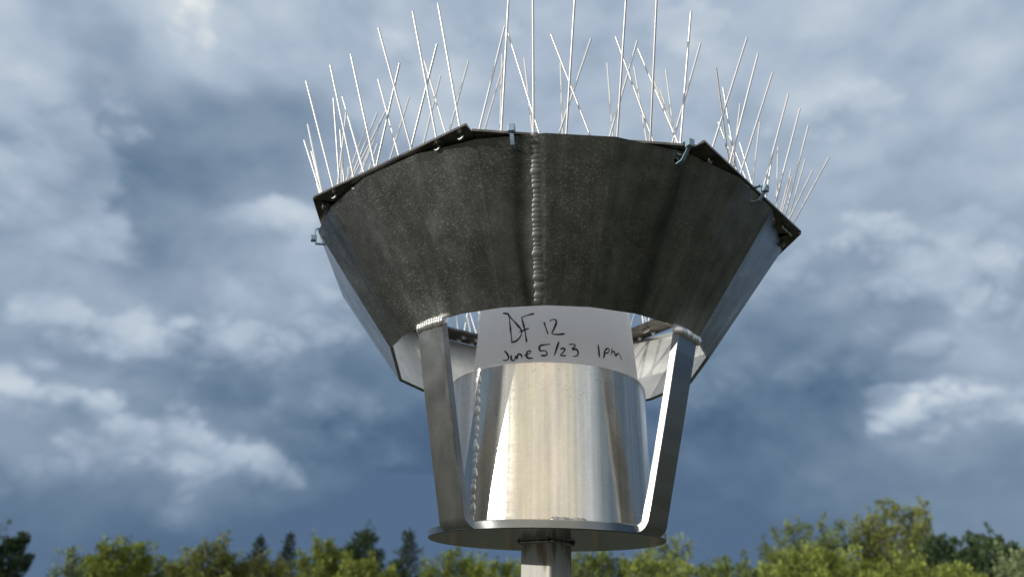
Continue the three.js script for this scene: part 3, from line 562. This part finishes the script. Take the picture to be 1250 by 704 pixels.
broadleaf('bush', 'low dark bush at the foot of the pointed conifer', 'bush', -12.2, 16, 3.9, 0.9, [[-0.25, 0.96], [0.1, 1], [0.3, 0.93]], 'dark', 110);
broadleaf('bush', 'bright green bush behind the left edge of the base plate', 'bush', -7.2, 14, 4.75, 1.3, [[-0.45, 0.9], [-0.15, 1, 0.42], [0.18, 0.97, 0.42], [0.45, 0.93], [0, 0.82, 0.5]], 'bright', 111);
broadleaf('bush', 'yellow-green bush directly left of the square post', 'bush', -2.9, 13.5, 4.2, 1.1, [[-0.35, 0.97], [0, 1, 0.4], [0.3, 0.94], [0, 0.82, 0.5]], 'bright', 112);
broadleaf('bush', 'leafy green bush directly right of the square post', 'bush', 3.9, 14, 4.6, 1.5, [[-0.5, 0.96], [-0.2, 0.98, 0.42], [0.15, 1, 0.42], [0.45, 0.98], [0, 0.82, 0.5]], 'mid', 113);
broadleaf('broadleaf_tree', 'feathery light green tree behind the right edge of the base plate', 'tree', 9.0, 16, 6.1, 1.5, [[-0.5, 0.87], [-0.3, 0.93, 0.4], [0, 0.985, 0.34, 0.8], [0.28, 1, 0.3, 0.7], [0.5, 0.94, 0.34, 0.7], [0.1, 0.82, 0.6]], 'pale', 114, { leaves: 24 });
broadleaf('bush', 'sparse bush with thin arching shoots, left of the tallest tree', 'bush', 13.4, 15, 5.0, 1.2, [[-0.4, 0.9, 0.4, 0.7], [0.05, 0.97, 0.26, 0.35], [0.36, 0.995, 0.22, 0.3], [0, 0.8, 0.5, 0.8]], 'mid', 115, { leaves: 20 });
broadleaf('broadleaf_tree', 'airy green tree forming the left shoulder of the tallest tree', 'tree', 19.3, 17, 7.3, 2.3, [[-0.95, 0.84, 0.4, 0.8], [-0.6, 0.94, 0.38, 0.7], [-0.3, 0.99, 0.32, 0.6], [0.05, 0.97, 0.36, 0.7], [0.36, 1, 0.32, 0.6], [0.7, 0.97, 0.36, 0.7], [-0.3, 0.84, 0.6, 1.3], [0.4, 0.86, 0.6, 1.3], [0.75, 0.88, 0.5], [-0.75, 0.8, 0.5]], 'mid', 116, { leaves: 24 });
broadleaf('broadleaf_tree', 'tallest tree of the row with ragged sunlit crown, right of the collector', 'tree', 25.0, 18, 8.35, 2.4, [[-0.75, 0.86, 0.45, 0.8], [-0.35, 0.93, 0.38, 0.8], [-0.08, 1, 0.32, 0.9], [0.2, 0.975, 0.34, 0.9], [0.46, 0.965, 0.42, 1.2], [0.72, 0.95, 0.36, 1.2], [-0.2, 0.84, 0.65, 1.3], [0.5, 0.84, 0.65, 1.3], [-0.8, 0.8, 0.55], [-0.55, 0.9, 0.4]], 'olive', 117, { leaves: 30 });
broadleaf('bush', 'bright yellow-green bush in front of the tallest trees', 'bush', 19.8, 13, 4.95, 2.0, [[-0.8, 0.9], [-0.5, 0.97], [-0.15, 1, 0.44], [0.2, 0.98, 0.44], [0.55, 0.96], [0.85, 0.92], [0, 0.82, 0.6]], 'bright', 118);
broadleaf('bush', 'dark leafy bush at the right foot of the tallest tree', 'bush', 27.9, 15.5, 5.5, 1.3, [[-0.4, 0.93], [-0.12, 1, 0.36], [0.15, 0.98, 0.36], [0.42, 0.93], [0, 0.8, 0.5]], 'dark', 119, { leaf: 0.075 });
broadleaf('dark_tree', 'dark green tree with spiky upright shoots near the right edge', 'tree', 30.3, 17, 5.75, 1.4, [[-0.45, 0.9, 0.36], [-0.16, 1, 0.24], [0.02, 0.97, 0.24], [0.2, 0.985, 0.24], [0.42, 0.94, 0.3], [0, 0.82, 0.55]], 'dark', 120, { leaf: 0.075, leaves: 32 });
broadleaf('bush', 'pale green shrub at the right edge', 'bush', 32.4, 14, 4.75, 1.2, [[-0.35, 0.94, 0.36], [-0.05, 1, 0.36], [0.3, 0.98, 0.4], [0, 0.82, 0.5]], 'pale', 121);
broadleaf('bush', 'low yellow-green bush in front of the dark spiky tree on the right', 'bush', 26.6, 12.5, 3.9, 1.6, [[-0.6, 0.93], [-0.3, 1], [0.05, 0.97], [0.4, 0.98], [0.65, 0.92], [0, 0.84, 0.6]], 'bright', 122);

broadleaf('bush', 'low green bush between the thin sapling and the rounded bright bush', 'bush', -32.2, 17, 3.45, 1.0, [[-0.3, 0.95], [0, 1], [0.3, 0.95]], 'mid', 131, { shoots: 50 });
broadleaf('bush', 'low yellow-green bush between the rounded bright bush and the olive bush', 'bush', -27.9, 17, 3.6, 1.2, [[-0.4, 0.95], [-0.1, 1], [0.2, 0.96], [0.45, 0.94]], 'mid', 132, { shoots: 50 });
broadleaf('bush', 'low olive bush under the two small dark conifer spires', 'bush', -20.6, 16, 3.75, 1.7, [[-0.65, 0.95], [-0.3, 0.98], [0, 1], [0.3, 0.97], [0.65, 0.96]], 'olive', 133, { shoots: 50 });
broadleaf('bush', 'low bright bush at the foot of the tall dark tree left of the collector', 'bush', -13.6, 14, 3.9, 1.0, [[-0.35, 0.97], [0, 1], [0.35, 0.94]], 'bright', 134, { shoots: 50 });
broadleaf('bush', 'low light green bush under the feathery tree right of the base plate', 'bush', 8.6, 14, 4.3, 1.6, [[-0.6, 0.97], [-0.25, 1], [0.1, 0.97], [0.5, 0.95]], 'bright', 135, { shoots: 50 });
broadleaf('bush', 'low green bush at the foot of the sparse arching shoots', 'bush', 14.2, 14, 3.9, 1.4, [[-0.5, 0.97], [-0.15, 1], [0.2, 0.97], [0.5, 0.98]], 'mid', 136, { shoots: 50 });

renderer.render(scene, camera);
